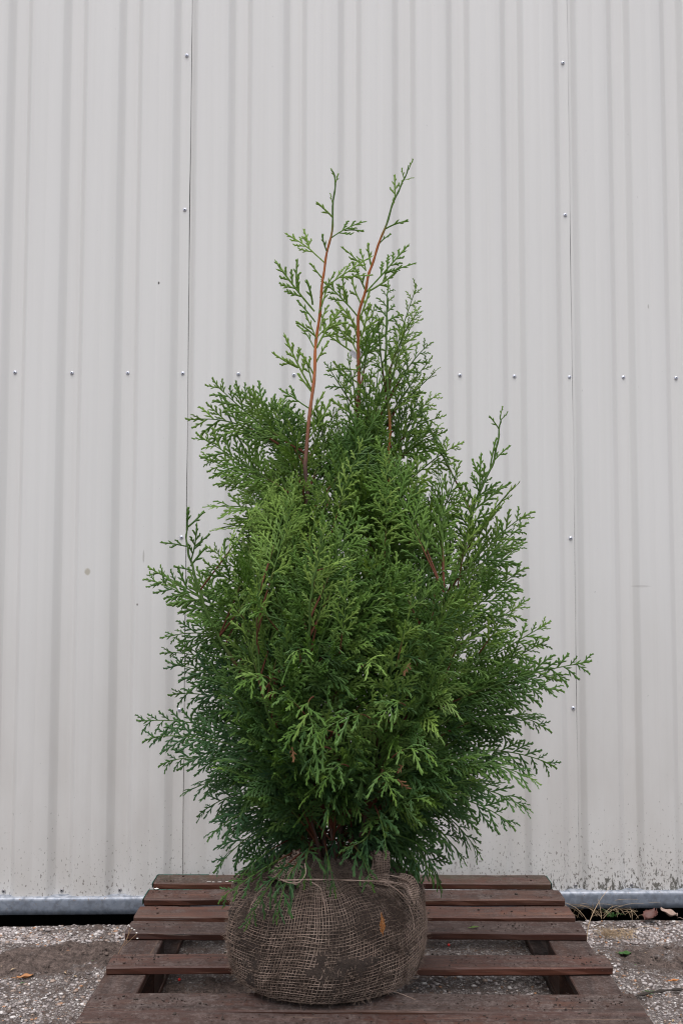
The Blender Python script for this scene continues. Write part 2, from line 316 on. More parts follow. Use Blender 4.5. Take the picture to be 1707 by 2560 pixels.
for reg, n_ in (((-1.35, -.5, 1.75, 3.13), 7500), ((.6, 1.4, 1.75, 3.15), 7500), ((-.5, .6, 2.15, 2.75), 2500), ((-1.3, -.6, 2.97, 3.12), 1800), ((.62, 1.3, 2.98, 3.17), 1500)):
    xx = rg.uniform(reg[0], reg[1], n_); yy = rg.uniform(reg[2], reg[3], n_); mk = soil_mask(xx, yy)
    for i in range(n_):
        if rg.random() < mk[i]*1.9-.12 or yy[i] > 3.145+SH*xx[i]: continue
        s_ = rg.choice([.0022, .003, .004, .0055], p=[.34, .34, .24, .08])*rg.uniform(.85, 1.4)
        blob(b, (xx[i], yy[i], mk[i]*.012+s_*.12), (s_*rg.uniform(1, 1.5), s_, s_*rg.uniform(.45, .7)), (rg.random(), 0, 0))
tag(b.build('gravel', M_PEB, smooth=True), kind='stuff', label='small mixed white grey and orange stones set in the ground', cat='gravel')
b = MB()
for i in range(6500):
    x = rg.choice([rg.uniform(-1.3, -.52), rg.uniform(.6, 1.3), rg.uniform(-.5, .6)]); y = rg.uniform(1.8, 3.12); mk = soil_mask(np.array([x]), np.array([y]))[0]
    if rg.random() > mk+.18: continue
    s_ = rg.choice([.0015, .0025, .005], p=[.62, .32, .06])*rg.uniform(.7, 1.4); blob(b, (x, y, mk*.012+s_*.2), (s_*1.3, s_, s_*.8), (rg.random(), 0, 0))
tag(b.build('soil_crumbs', M_CRUMB, smooth=True), kind='stuff', label='dark soil crumbs scattered over the ground', cat='soil')
# ---------------------------------------------------------------- clad wall (local x along the wall, y into it)
PSI = math.atan(.0355); CS = 1/math.cos(PSI)
wall = empty('clad_wall', (0, 3.25, 0), PSI, label='off white ribbed metal cladding wall with rows of rivets behind the conifer', cat='wall')
PIT, S0, DEP = .1818, -1.0635, .0205
def prof_pitch(k):
    c_ = S0+k*PIT; h = PIT/2
    def vy(a):
        f = (abs(a)-.0185)/(.0260 if a < 0 else .0205); f = min(1, max(0, f)); return -DEP*(.55*f+.45*(.5-.5*math.cos(math.pi*f)))
    HW = .0445; HR = .039
    pts = [(a, vy(a)) for a in (-.006, .004, .0175, .0195, .022, .025, .029, .033, .0365, .0383, HR)]
    g = h
    pts += [(g-.0055, -DEP), (g-.0018, -DEP+.0008), (g+.0018, -DEP+.0008), (g+.0055, -DEP)]
    pts += [(PIT+a, vy(a)) for a in (-HW, -.0434, -.041, -.037, -.033, -.029, -.025, -.021, -.0195, -.0175)]
    return [(c_+a, y) for a, y in pts]
zs = np.concatenate([[.055], np.arange(.12, 4.6, .16), [4.6]])
for si in range(-1, 4):
    k0, k1 = 3+7*(si-1), 3+7*si                       # a sheet runs from seam valley k0 to seam valley k1
    pts = []
    for kk in range(k0, k1): pts += prof_pitch(kk)
    pts = [p for p in pts if p[0] > S0+k0*PIT+.0185] ; e0 = S0+k0*PIT+(.0155 if k0 != 10 else .0125)
    pts = [(e0-.0004, -.0004), (e0+.002, -.0008)]+pts
    e1 = S0+k1*PIT+(.0138 if k1 != 10 else .0108)
    pts += [(S0+k1*PIT-.004, -.0006), (e1-.006, -.0012), (e1-.0012, -.0036), (e1, -.0034)]
    pts = np.array(pts); n_ = len(pts); V = []
    for z in zs:
        wob = .0007*math.sin(z*5+si)+.0005*math.sin(z*13+si*2)
        q = pts.copy(); q[-2:, 0] += wob; q[:1, 0] += wob*.3
        oil = .0006*np.sin(q[:, 0]*9+z*2.2)+.0004*np.sin(q[:, 0]*31+z*3.7)
        V.append(np.stack([q[:, 0], q[:, 1]+oil, np.full(n_, z)], -1))
    nz_ = len(zs); I = np.arange(n_*nz_).reshape(nz_, n_)
    b = MB(); b.add(np.concatenate(V), None, np.stack([I[:-1, :-1], I[:-1, 1:], I[1:, 1:], I[1:, :-1]], -1).reshape(-1, 4))
    lip = np.stack([np.concatenate([pts[:, 0]]*2), np.concatenate([pts[:, 1], pts[:, 1]+.004]), np.full(2*n_, .055)], -1)   # turned-in bottom edge
    b.add(lip, None, [(i, n_+i, n_+i+1, i+1) for i in range(n_-1)])
    o = b.build('cladding_sheet', M_WALL, wall, smooth=True)
    me = o.data
    md = o.modifiers.new('edge', 'EDGE_SPLIT'); md.split_angle = math.radians(50)
b = MB(); b.add([(-6, .05, .22), (6, .05, .22), (6, .05, 4.6), (-6, .05, 4.6)], None, [(0, 1, 2, 3)]); b.build('slit_dark_backing', M_SLITDARK, wall)  # unseen near-black sheet, added so the seam slits read dark
fl = [(.02, .0685), (-.029, .068), (-.033, .0665), (-.0355, .063), (-.0362, .058), (-.0366, .050), (-.0368, .034), (-.0366, .0175), (-.033, .0155), (-.030, .0175)]
fxs = np.linspace(-5.6, 5.6, 90); b = MB()
V = [(x, y+.0012*math.sin(x*4+.5), z+.0012*math.sin(x*3)) for x in fxs for y, z in fl]; n_ = len(fl)
b.add(V, None, [(i*n_+j, i*n_+j+1, (i+1)*n_+j+1, (i+1)*n_+j) for i in range(89) for j in range(n_-1)])
b.build('base_flashing', M_GALV, wall, smooth=True)
SCREWS = [(S0+PIT*i+rnd.uniform(-.003, .003), 1.735+rnd.uniform(-.002, .002)) for i in range(0, 13)]
SCREWS += [(-.5195, 2.812), (-.5205, 2.284), (-.519, 1.197), (-.519, .643), (.749, 2.812), (.750, 2.284), (.7535, 1.197), (.7545, .644)]
SCREWS += [(S0+PIT*i, .0795+.0) for i in range(0, 13)]
def make_screw(m=None):
    b = MB()
    b.lathe([(.0060, 0), (.0060, .0012), (.0055, .0017), (.0048, .0026), (.0034, .0034), (.0023, .0037), (.0021, .0037)], (0, 0, 0), 'y', 14, 0)
    b.lathe([(.0021, .0037), (.0019, .0016), (.0001, .0015)], (0, 0, 0), 'y', 14, 1)
    return b.build('screw', [m or M_SCREW, M_DARK], wall, smooth=True, fixn=True)
sc0 = make_screw(); sc1 = make_screw(M_OLD)
for i, (sx, sz) in enumerate(SCREWS):
    o = sc0 if i == 0 else sc1 if i == len(SCREWS)-1 else (sc1 if sz < .1 else sc0).copy()
    if 0 < i < len(SCREWS)-1: COL.objects.link(o); o.parent = wall
    o.location = (sx*1.0, -.0006 if abs(sx+.518) > .02 and abs(sx-.752) > .02 else -.0014, sz); o.rotation_euler = (rnd.uniform(-.05, .05), rnd.uniform(0, 3), rnd.uniform(-.05, .05))
# ---------------------------------------------------------------- pallet
PT = .15
pal = empty('wooden_pallet', (.04, 2.6, 0), 0, label='dark wet wooden pallet with dirty boards under the burlap root ball', cat='pallet')
def part(b, name, m, parent=pal, **kw):
    for i in range(len(b.v)): b.v[i] = b.v[i]-np.array([.04, 2.6, 0])
    return b.build(name, m, parent, **kw)
SL = [(-.566, .633, 3.063, 3.151, 0), (-.565, .641, 2.911, 3.001, 1), (-.563, .636, 2.764, 2.852, 1), (-.561, .638, 2.642, 2.731, 0), (-.556, .644, 2.416, 2.498, 0), (-.547, .648, 2.174, 2.268, 1), (-.548, .646, 2.066, 2.168, 0)]
for (x0, x1, y0, y1, pale) in SL:
    b = MB(); b.box((x0, y0, PT-.019), (x1, y1, PT+rnd.uniform(-.001, .001)), .003, .0019)
    o = part(b, 'deck_board', M_WXP if pale else M_WX, fixn=True)
for cx in (-.51, .04, .588):
    b = MB(); b.box((cx-.05, 2.075, PT-.039), (cx+.05, 3.145, PT-.0195), .002, .001); part(b, 'stringer_board', M_WY, fixn=True)
    b = MB(); b.box((cx-.05, 2.075, .004), (cx+.05, 3.145, .021), .002, .001); part(b, 'bottom_board', M_WY, fixn=True)
    for cy in (2.145, 2.60, 3.07):
        b = MB(); b.box((cx-.048, cy-.07, .0215), (cx+.048, cy+.07, PT-.0395), .003, .001); part(b, 'block', M_WY, fixn=True)
for (x0, y0, y1) in ((-.5675, 3.066, 3.148), (-.5665, 2.914, 2.998)):      # green paint left on the board ends and rear edge
    b = MB(); b.box((x0-.0015, y0, PT-.017), (x0+.0005, y1, PT-.0015), .0004); b.box((x0, y1+.0005, PT-.008), (x0+.16, y1+.004, PT-.0005), .0005)
    part(b, 'paint_remnant', M_GREEN)
b = MB(); b.box((.6335, 3.066, PT-.018), (.6352, 3.148, PT-.002), .0004); part(b, 'paint_remnant', M_GREEN)
b = MB(); b.lathe([(.0001, .0012), (.0030, .0010), (.0034, -.0010)], (.04, 2.6, 0), 'z', 8); nail = part(b, 'nail', plain('rusty_nail', (.05, .025, .018), .6, .3)); first = True
for (x0, x1, y0, y1, _) in SL:
    for cx in (-.51, .04, .588):
        for q in range(2):
            o = nail if first else nail.copy()
            if not first: COL.objects.link(o); o.parent = pal
            first = False; o.location = (cx+rnd.uniform(-.03, .03)-.04, y0+(y1-y0)*(.27+.46*q)-2.6+rnd.uniform(-.006, .006), PT+.0012)
for i in range(9):       # white scuffs along the rear board
    x = -.41+i*.019+rnd.uniform(0, .006); y = 3.066+rnd.uniform(0, .007); b = MB()
    b.box((x, y, PT+.0006), (x+rnd.uniform(.006, .016), y+rnd.uniform(.001, .0025), PT+.0016), .0003); part(b, 'white_scuff', M_PETAL)
b = MB()       # soil spilled over the boards
for i in range(900):
    s_ = SL[rg.choice([0, 1, 2, 3, 4, 5, 6], p=[.05, .08, .08, .13, .18, .24, .24])]
    r_ = rg.choice([.0012, .002, .004], p=[.80, .19, .01])*rg.uniform(.7, 1.4)
    blob(b, (rg.uniform(s_[0]+.01, s_[1]-.01), rg.uniform(s_[2]+.005, s_[3]-.004), PT+.0012+r_*.3), (r_*1.4, r_, r_*.7), (0, 0, 0))
tag(b.build('spilled_soil', M_SOIL, smooth=True), kind='stuff', label='dark crumbs of soil spilled over the pallet boards', cat='soil')
# ---------------------------------------------------------------- conifer: stems and foliage
tree = empty('conifer_tree', (-.036, 2.40, PT), 0, label='bushy green conifer with two tall bare leaders, roots wrapped in burlap, standing on the pallet', cat='tree')
T0 = np.array([-.036, 2.40, PT])
def tpart(b, name, m, parent=tree, **kw):
    for i in range(len(b.v)): b.v[i] = b.v[i]-T0
    return b.build(name, m, parent, **kw)
LW = .0053
def make_frond(L, g, sparse=False):
    """flat feathery spray along +x: rachis, alternate laterals swept forward, each with a few scale-leaf lobes"""
    V, T, A = [], [], []
    def seg(p0, p1, w, tp, end=True):
        p0 = np.array(p0); p1 = np.array(p1); d = p1-p0; l = np.hypot(d[0], d[1])+1e-9; sd = np.array([-d[1]/l, d[0]/l, 0])*w/2; up = np.array([0, 0, w*.3])
        m = p0+d*(.6 if end else .9); n_ = len(V); f = .80 if end else 1.
        V.extend([p0-sd*.85, p0+up, p0+sd*.85, m-sd*f, m+up, m+sd*f, p1]); A.extend([tp]*3+[tp+.08]*3+[min(1, tp+.3)])
        T.extend([(n_, n_+1, n_+4), (n_, n_+4, n_+3), (n_+1, n_+2, n_+5), (n_+1, n_+5, n_+4), (n_+3, n_+4, n_+6), (n_+4, n_+5, n_+6)])
    cur = g.uniform(-.3, .3); N = 8; ax = []
    for i in range(N+1):
        s_ = i/N; ax.append((L*s_, L*cur*s_*s_*.5, L*.05*math.sin(s_*3+g.uniform(-.3, .3))))
    ax = np.array(ax)
    for i in range(N): seg(ax[i], ax[i+1]+(ax[i+1]-ax[i])*.2, LW*(.8 if i < N-2 else 1), max(0, i/N-.45), i == N-1)
    step = .0086 if not sparse else .0115; s0 = .06 if not sparse else g.uniform(.12, .3); nl = int(L*(1-s0)/step); side = 1 if g.random() < .5 else -1
    for i in range(nl):
        s_ = s0+(1-s0)*.97*(i+.5)/nl; side = -side
        j = min(int(s_*N), N-1); p = ax[j]+(ax[j+1]-ax[j])*(s_*N-j)
        shp = min(1, (s_+.16)/.34)*(1-s_)**.8
        ll = max(.0085, L*(.47 if not sparse else .42)*shp*g.uniform(.82, 1.15)); ll = min(ll, .055)
        ang = side*(math.radians(g.uniform(37, 45))-.16*s_); hd = math.atan2(cur*s_, 1)
        a1 = hd+ang; a2 = hd+ang*.82; zz = g.uniform(-.10, .10)*ll
        q1 = p+np.array([math.cos(a1)*ll*.5, math.sin(a1)*ll*.5, zz*.4]); q2 = q1+np.array([math.cos(a2)*ll*.5, math.sin(a2)*ll*.5, zz])
        tp = max(0, s_-.5)*.7
        if ll < .019: seg(p, q2, LW*.95, tp+.1); continue
        seg(p, q1+(q1-p)*.1, LW*.85, tp, False); seg(q1, q2, LW*.95, tp+.12)
        nb = int(ll/.0070); sb = side
        for m in range(nb):
            f = .22+.68*(m+.5)/nb; sb = -sb
            pp = p+(q1-p)*f*2 if f < .5 else q1+(q2-q1)*(f-.5)*2; am = a1 if f < .5 else a2
            bl = max(.006, min(.014, ll*.34)*(1.15-f*.65)*g.uniform(.8, 1.15)); ab = am+sb*math.radians(g.uniform(26, 36))
            seg(pp, pp+np.array([math.cos(ab)*bl, math.sin(ab)*bl, g.uniform(-.12, .12)*bl]), LW*.9, tp+.15)
    return np.array(V), np.array(T), np.clip(np.array(A), 0, 1)
FR = {}
for L_ in (.05, .075, .105, .14, .175):
    for sp_ in (False, True): FR[(L_, sp_)] = [make_frond(L_, rg, sp_) for _ in range(7)]
CROWN = MB()
def frond(b, base, d, nor, L, tone, blue=0., droop=.0, sparse=False, flipy=None, tipadd=0.):
    Lk = min((.05, .075, .105, .14, .175), key=lambda q: abs(q-L)); V, T, A = FR[(Lk, sparse)][rg.integers(7)]
    sc = L/Lk; sw = sc if sc < 1 else sc**.8
    d = nrm(d); nor = np.asarray(nor, float); nor = nrm(nor-d*(nor @ d)); sd = np.cross(nor, d)
    f = -1 if rg.random() < .5 else 1
    x = V[:, 0]*sc; y = V[:, 1]*sw*f; z = V[:, 2]*sw
    W_ = base+x[:, None]*d+y[:, None]*sd+z[:, None]*nor
    W_[:, 2] -= droop*(x*x+.6*y*y)/max(L, .03)
    cup = rg.uniform(-.6, 1.4); W_ -= nor*(cup*y*y/max(L, .04)*1.2)[:, None]
    TT = T if f > 0 else T[:, ::-1]
    b.add(W_, TT, None, np.stack([np.clip(tone+A*.12, 0, 1), np.clip(A+tipadd, 0, 1), np.full(len(A), blue)], -1))
def bez(p, n):
    p = np.asarray(p, float); t = np.linspace(0, 1, n)[:, None]
    while len(p) > 3 and False: pass
    if len(p) == 3: return (1-t)**2*p[0]+2*t*(1-t)*p[1]+t*t*p[2]
    # Catmull-Rom through all points
    q = np.vstack([2*p[0]-p[1], p, 2*p[-1]-p[-2]]); m = len(p)-1; out = []
    for s_ in np.linspace(0, m-1e-6, n):
        i = int(s_); f = s_-i; a, b_, c_, d_ = q[i:i+4]
        out.append(.5*(2*b_+(c_-a)*f+(2*a-5*b_+4*c_-d_)*f*f+(3*b_-a-3*c_+d_)*f**3))
    return np.array(out)
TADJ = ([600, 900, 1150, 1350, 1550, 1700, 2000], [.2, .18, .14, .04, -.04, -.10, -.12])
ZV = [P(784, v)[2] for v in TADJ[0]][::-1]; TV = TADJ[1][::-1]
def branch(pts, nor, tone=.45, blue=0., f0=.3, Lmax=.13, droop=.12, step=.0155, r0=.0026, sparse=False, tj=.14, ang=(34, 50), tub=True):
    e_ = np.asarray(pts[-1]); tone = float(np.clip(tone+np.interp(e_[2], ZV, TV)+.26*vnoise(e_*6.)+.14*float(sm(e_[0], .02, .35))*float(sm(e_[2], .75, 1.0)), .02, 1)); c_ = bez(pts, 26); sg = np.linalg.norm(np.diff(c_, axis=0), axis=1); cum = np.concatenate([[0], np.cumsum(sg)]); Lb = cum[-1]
    tt = np.linspace(0, 1, 26)
    if tub: CROWN.tube(c_, r0*(1-.62*tt), 5, np.stack([sm(tt, .18, .45), tt*0, tt*0+1], -1), False, 1)
    nl = max(3, int(Lb*(1-f0)/step)); side = 1 if rg.random() < .5 else -1
    for i in range(nl):
        s_ = f0+(1-f0)*(i+.3)/nl; side = -side; L_ = s_*Lb; j = min(np.searchsorted(cum, L_)-1, 24); j = max(j, 0)
        p = c_[j]+(c_[j+1]-c_[j])*((L_-cum[j])/sg[j]); d = nrm(c_[j+1]-c_[j])
        n2 = nrm(nor+rg.normal(0, .22, 3)); n2 = nrm(n2-d*(n2 @ d)); sd = np.cross(n2, d)*side
        a = math.radians(rg.uniform(*ang))-.25*max(0, s_-.6)
        shp = min(1, .55+(s_-f0)*2.2)*max(.26, (1-s_)**.62*1.15)
        ln = max(.028, min(Lmax, Lmax*shp)*rg.uniform(.75, 1.2))
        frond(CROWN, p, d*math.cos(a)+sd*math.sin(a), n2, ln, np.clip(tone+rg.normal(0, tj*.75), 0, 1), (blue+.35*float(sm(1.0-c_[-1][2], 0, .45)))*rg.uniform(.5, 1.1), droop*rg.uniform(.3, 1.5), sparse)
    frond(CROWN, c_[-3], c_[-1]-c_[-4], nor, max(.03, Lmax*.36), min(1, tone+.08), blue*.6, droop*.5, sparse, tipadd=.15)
# main stems, each its own part: spots of the photograph, each met at its own distance
STEMS = [
 [(745, 1985, 2.40), (738, 1760, 2.38), (718, 1450, 2.34), (705, 1130, 2.27), (702, 1040, 2.27), (718, 900, 2.31), (726, 790, 2.35), (738, 680, 2.35), (745, 610, 2.35), (761, 535, 2.35), (766, 455, 2.35), (770, 410, 2.35), (760, 390, 2.35)],
 [(775, 1985, 2.40), (800, 1650, 2.40), (815, 1300, 2.41), (819, 1050, 2.41), (824, 830, 2.40), (822, 740, 2.40), (840, 660, 2.40), (856, 600, 2.40), (883, 525, 2.40), (907, 455, 2.40), (926, 415, 2.40), (939, 380, 2.40)],
 [(800, 1985, 2.39), (848, 1620, 2.36), (880, 1250, 2.35), (894, 1000, 2.34), (886, 830, 2.34), (888, 740, 2.34), (890, 672, 2.34)],
 [(815, 1985, 2.40), (900, 1700, 2.40), (1000, 1450, 2.40), (1060, 1270, 2.40), (1092, 1150, 2.40), (1132, 1060, 2.40), (1146, 985, 2.40), (1149, 952, 2.40)],
 [(730, 1985, 2.39), (660, 1750, 2.36), (560, 1560, 2.34), (484, 1425, 2.33), (445, 1310, 2.33), (429, 1242, 2.33), (434, 1172, 2.33)],
 [(750, 1985, 2.41), (705, 1600, 2.42), (655, 1290, 2.41), (598, 1110, 2.39), (550, 1010, 2.38), (500, 900, 2.38)],
 [(770, 1985, 2.36), (745, 1760, 2.26), (715, 1560, 2.18), (712, 1395, 2.12), (728, 1290, 2.11), (742, 1215, 2.11)],
 [(815, 1985, 2.37), (860, 1780, 2.28), (930, 1600, 2.22), (990, 1450, 2.19), (1020, 1360, 2.18)],
 [(780, 1985, 2.44), (810, 1600, 2.52), (850, 1250, 2.55), (900, 1050, 2.55)],
 [(745, 1985, 2.44), (690, 1600, 2.52), (640, 1350, 2.55), (620, 1180, 2.55)],
 [(740, 1985, 2.37), (690, 1800, 2.28), (620, 1650, 2.22), (590, 1480, 2.18), (600, 1330, 2.17)],
]
STC = []
for i, st in enumerate(STEMS):
    pts = bez([P(*q) for q in st], 70); tt = np.linspace(0, 1, 70)
    pts = pts+.0012*np.stack([np.sin(tt*60+i), np.cos(tt*47+i), tt*0], -1)*(tt[:, None] > .02)
    r = (.0045 if i < 2 else .0046 if i == 2 else .0046 if i < 6 else .0032)*(1-tt)**1.1+.0016+.00035*np.sin(tt*150+i)*(tt > .4); STC.append(pts)
    gs = .86 if i in (0, 1) else .8
    gst = {0: .71, 1: .68, 2: .5, 3: .45, 4: .35, 5: .5}.get(i, .22)
    b = MB(); b.tube(pts, r, 7, np.stack([sm(tt, gst, gst+.07), sm((.52 if i == 0 else .45)-tt, 0, .25), tt*0+(i > 2)], -1)); tpart(b, 'stem', M_BARK, smooth=True)
CAMF = np.array([0, -1., .12])
def tw_tone(): return rg.uniform(.45, .85)
def facing(j=.35): return nrm(CAMF+rg.normal(0, j, 3))
def tw(u0, v0, u1, v1, Y, sparse=True, tone=.5, mid=None, L=None, nor=None, blue=0):
    """a small twig of a leader, from its root to its tip"""
    a, c_ = P(u0, v0, Y), P(u1, v1, Y+rg.uniform(-.02, .02)); m = P(*mid, Y) if mid else a*.5+c_*.5
    n_ = facing(.3) if nor is None else nor; d0 = c_-a; Lb = np.linalg.norm(d0)
    frond(CROWN, a, d0, n_, Lb*1.02, tone, blue, 0, True)
    if Lb > .085: frond(CROWN, a+d0*.42, nrm(d0)+np.cross(nrm(n_), nrm(d0))*rg.choice([-.7, .7]), n_, Lb*.5, tone, blue, 0, True)
YA, YB, YC = 2.35, 2.40, 2.34
for q in [(765, 500, 727, 464), (758, 548, 835, 503), (747, 605, 662, 532, (738, 565)), (742, 662, 860, 600, (775, 640)), (741, 640, 708, 608), (722, 715, 628, 605, (695, 640)), (724, 740, 682, 690), (718, 700, 710, 642), (722, 770, 680, 738), (722, 800, 690, 745), (716, 895, 642, 776, (690, 820)), (716, 900, 680, 860), (716, 880, 700, 820), (727, 775, 762, 735), (727, 800, 775, 705), (735, 760, 745, 700), (712, 940, 640, 895, (680, 910)), (712, 980, 660, 940), (712, 960, 745, 900), (706, 1010, 770, 925), (732, 720, 758, 660), (726, 780, 700, 720), (739, 680, 770, 625), (722, 840, 748, 780), (720, 860, 692, 800), (752, 580, 735, 540), (769, 425, 774, 406)]:
    tw(*q[:4], YA, tone=rg.uniform(.5, .95), mid=q[4] if len(q) > 4 else None)
for (q, Y) in (((770, 412, 758, 388), YA), ((769, 425, 777, 400), YA), ((764, 470, 757, 448), YA), ((938, 390, 944, 374), YB), ((928, 412, 921, 392), YB), ((916, 440, 922, 420), YB), ((898, 480, 906, 458), YB), ((890, 672, 892, 645), YC), ((1148, 960, 1150, 942), 2.4)):
    frond(CROWN, P(*q[:2], Y), P(*q[2:], Y)-P(*q[:2], Y), facing(.2), max(.03, np.linalg.norm(P(*q[2:], Y)-P(*q[:2], Y))), .75, 0, 0, True)
for q in [(907, 458, 903, 402), (926, 415, 950, 409), (885, 525, 935, 502), (840, 672, 944, 568, (890, 640)), (848, 668, 914, 634), (822, 728, 748, 636, (790, 690)), (795, 695, 788, 655), (840, 622, 785, 566, (800, 600)), (840, 622, 826, 572), (806, 806, 738, 768, (770, 780)), (775, 785, 772, 712), (795, 798, 800, 722), (822, 780, 806, 712), (823, 800, 852, 698), (824, 820, 790, 745), (824, 790, 880, 740), (838, 665, 812, 600), (830, 700, 800, 640), (823, 760, 780, 690), (822, 740, 858, 668), (823, 790, 770, 745), (824, 830, 866, 760), (852, 610, 838, 560), (870, 560, 895, 535), (824, 860, 862, 730), (822, 850, 752, 842), (822, 880, 765, 830)]:
    tw(*q[:4], YB, tone=rg.uniform(.55, 1.), mid=q[4] if len(q) > 4 else None)
for q in [(1145, 985, 1123, 955), (1148, 965, 1167, 948), (1132, 1060, 1169, 1022), (1125, 1075, 1140, 1005), (1100, 1130, 1104, 1042), (1100, 1140, 1175, 1118)]:
    tw(*q, 2.40, tone=.55, sparse=q[2] > 1110)
for q in [(430, 1215, 434, 1165), (432, 1210, 472, 1178), (430, 1255, 370, 1243, (400, 1228)), (438, 1290, 462, 1205), (438, 1300, 474, 1255), (442, 1310, 400, 1300)]:
    tw(*q[:4], 2.33, tone=.3, mid=q[4] if len(q) > 4 else None)
# branches that make the outline
HERO = [
 (700, 1040, 600, 985, 497, 884), (640, 1020, 540, 955, 453, 963), (690, 1150, 590, 1080, 462, 1005), (690, 1180, 600, 1100, 470, 1052), (690, 1220, 600, 1150, 488, 1165), (690, 1260, 600, 1190, 508, 1212), (700, 1045, 640, 960, 548, 898), (700, 1070, 660, 1000, 598, 925), (690, 1110, 660, 1020, 632, 930), (700, 1160, 690, 1060, 670, 985), (700, 1140, 740, 1060, 745, 985),
 (640, 1400, 560, 1320, 488, 1262), (640, 1420, 560, 1350, 485, 1302), (640, 1500, 500, 1390, 345, 1331), (640, 1500, 480, 1370, 355, 1312), (640, 1520, 500, 1430, 388, 1462), (640, 1580, 500, 1500, 386, 1498), (650, 1620, 520, 1550, 400, 1525), (650, 1650, 520, 1590, 408, 1592), (680, 1760, 500, 1640, 326, 1656), (680, 1780, 500, 1670, 345, 1694), (680, 1800, 520, 1710, 382, 1750), (690, 1830, 560, 1750, 430, 1818), (690, 1850, 580, 1780, 465, 1864), (700, 1880, 600, 1810, 490, 1914), (710, 1900, 620, 1850, 500, 1990), (720, 1920, 640, 1880, 560, 2012),
 (880, 1100, 950, 1000, 1005, 985), (890, 1150, 980, 1060, 1042, 1025), (960, 1300, 1020, 1180, 1050, 1080), (1060, 1290, 1085, 1170, 1110, 1090), (1040, 1320, 1110, 1190, 1177, 1120), (1000, 1400, 1100, 1250, 1207, 1182), (1000, 1420, 1100, 1290, 1198, 1207), (1000, 1450, 1100, 1330, 1190, 1255), (1000, 1480, 1100, 1380, 1192, 1310), (1000, 1520, 1110, 1440, 1200, 1385), (980, 1600, 1120, 1510, 1253, 1434), (980, 1620, 1130, 1540, 1245, 1475), (960, 1650, 1150, 1550, 1348, 1521), (960, 1680, 1150, 1560, 1287, 1548), (960, 1700, 1140, 1570, 1275, 1582), (960, 1720, 1140, 1600, 1246, 1668), (940, 1760, 1100, 1660, 1230, 1640), (930, 1780, 1100, 1680, 1268, 1757), (930, 1800, 1080, 1710, 1226, 1792), (920, 1840, 1060, 1760, 1208, 1857), (910, 1860, 1040, 1790, 1170, 1890), (900, 1880, 1000, 1800, 1100, 1962), (890, 1900, 980, 1840, 1060, 1972), (880, 1910, 950, 1860, 1012, 2038), (870, 1920, 930, 1880, 985, 2000),
 (885, 900, 905, 800, 957, 655), (888, 900, 920, 800, 960, 708), (888, 930, 930, 840, 980, 795), (890, 960, 950, 900, 998, 855), (890, 1000, 950, 950, 1000, 908), (886, 850, 885, 740, 890, 664), (822, 950, 790, 900, 755, 845), (822, 920, 845, 810, 858, 705), (885, 880, 920, 770, 948, 730), (830, 1020, 800, 950, 790, 880), (850, 1020, 860, 930, 870, 830), (900, 1060, 930, 980, 975, 930), (820, 1080, 770, 1020, 760, 950), (860, 980, 900, 900, 935, 820), (870, 1060, 840, 960, 838, 870), (890, 980, 930, 890, 985, 830), (880, 940, 905, 850, 925, 770), (895, 1040, 950, 970, 1008, 960), (880, 1000, 900, 930, 955, 870), (886, 900, 872, 820, 868, 740), (850, 1000, 868, 900, 905, 830), (826, 900, 838, 840, 842, 790), (824, 960, 812, 880, 800, 830), (830, 1010, 850, 940, 850, 860), (900, 1080, 950, 1010, 1000, 1000), (880, 1060, 920, 990, 940, 900)]
for (a0, b0, a1, b1, a2, b2) in HERO:
    Y1 = 2.37+rg.uniform(-.10, .12); lo = b2 > 1600
    tone = rg.uniform(.3, .7) if b2 < 1250 else rg.uniform(.2, .55)
    if b2 < 1050 and a2 > 780: tone = rg.uniform(.45, .8)
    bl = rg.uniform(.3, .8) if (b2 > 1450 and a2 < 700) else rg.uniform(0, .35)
    n_ = facing(.4)
    if lo and rg.random() < .5: n_ = nrm(np.array([rg.normal(0, .25), -.45, .9]))
    small = b2 < 1000 and a2 > 740
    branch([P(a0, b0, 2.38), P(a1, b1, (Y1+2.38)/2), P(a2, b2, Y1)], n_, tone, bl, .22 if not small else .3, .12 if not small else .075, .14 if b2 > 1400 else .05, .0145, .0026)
for q in [(700, 1120, 660, 1050, 600, 1010), (700, 1160, 640, 1100, 560, 1080), (695, 1200, 640, 1160, 560, 1150), (700, 1090, 680, 1010, 655, 960), (705, 1060, 735, 1000, 770, 950), (700, 1240, 620, 1190, 545, 1190), (706, 1130, 740, 1060, 780, 1010), (690, 1280, 620, 1240, 540, 1240)]:
    Y1 = rg.uniform(2.36, 2.5); branch([P(q[0], q[1], 2.40), P(q[2], q[3], Y1), P(q[4], q[5], Y1)], facing(.45), rg.uniform(.2, .6), .1, .2, .11, .05, .0145, .0024)
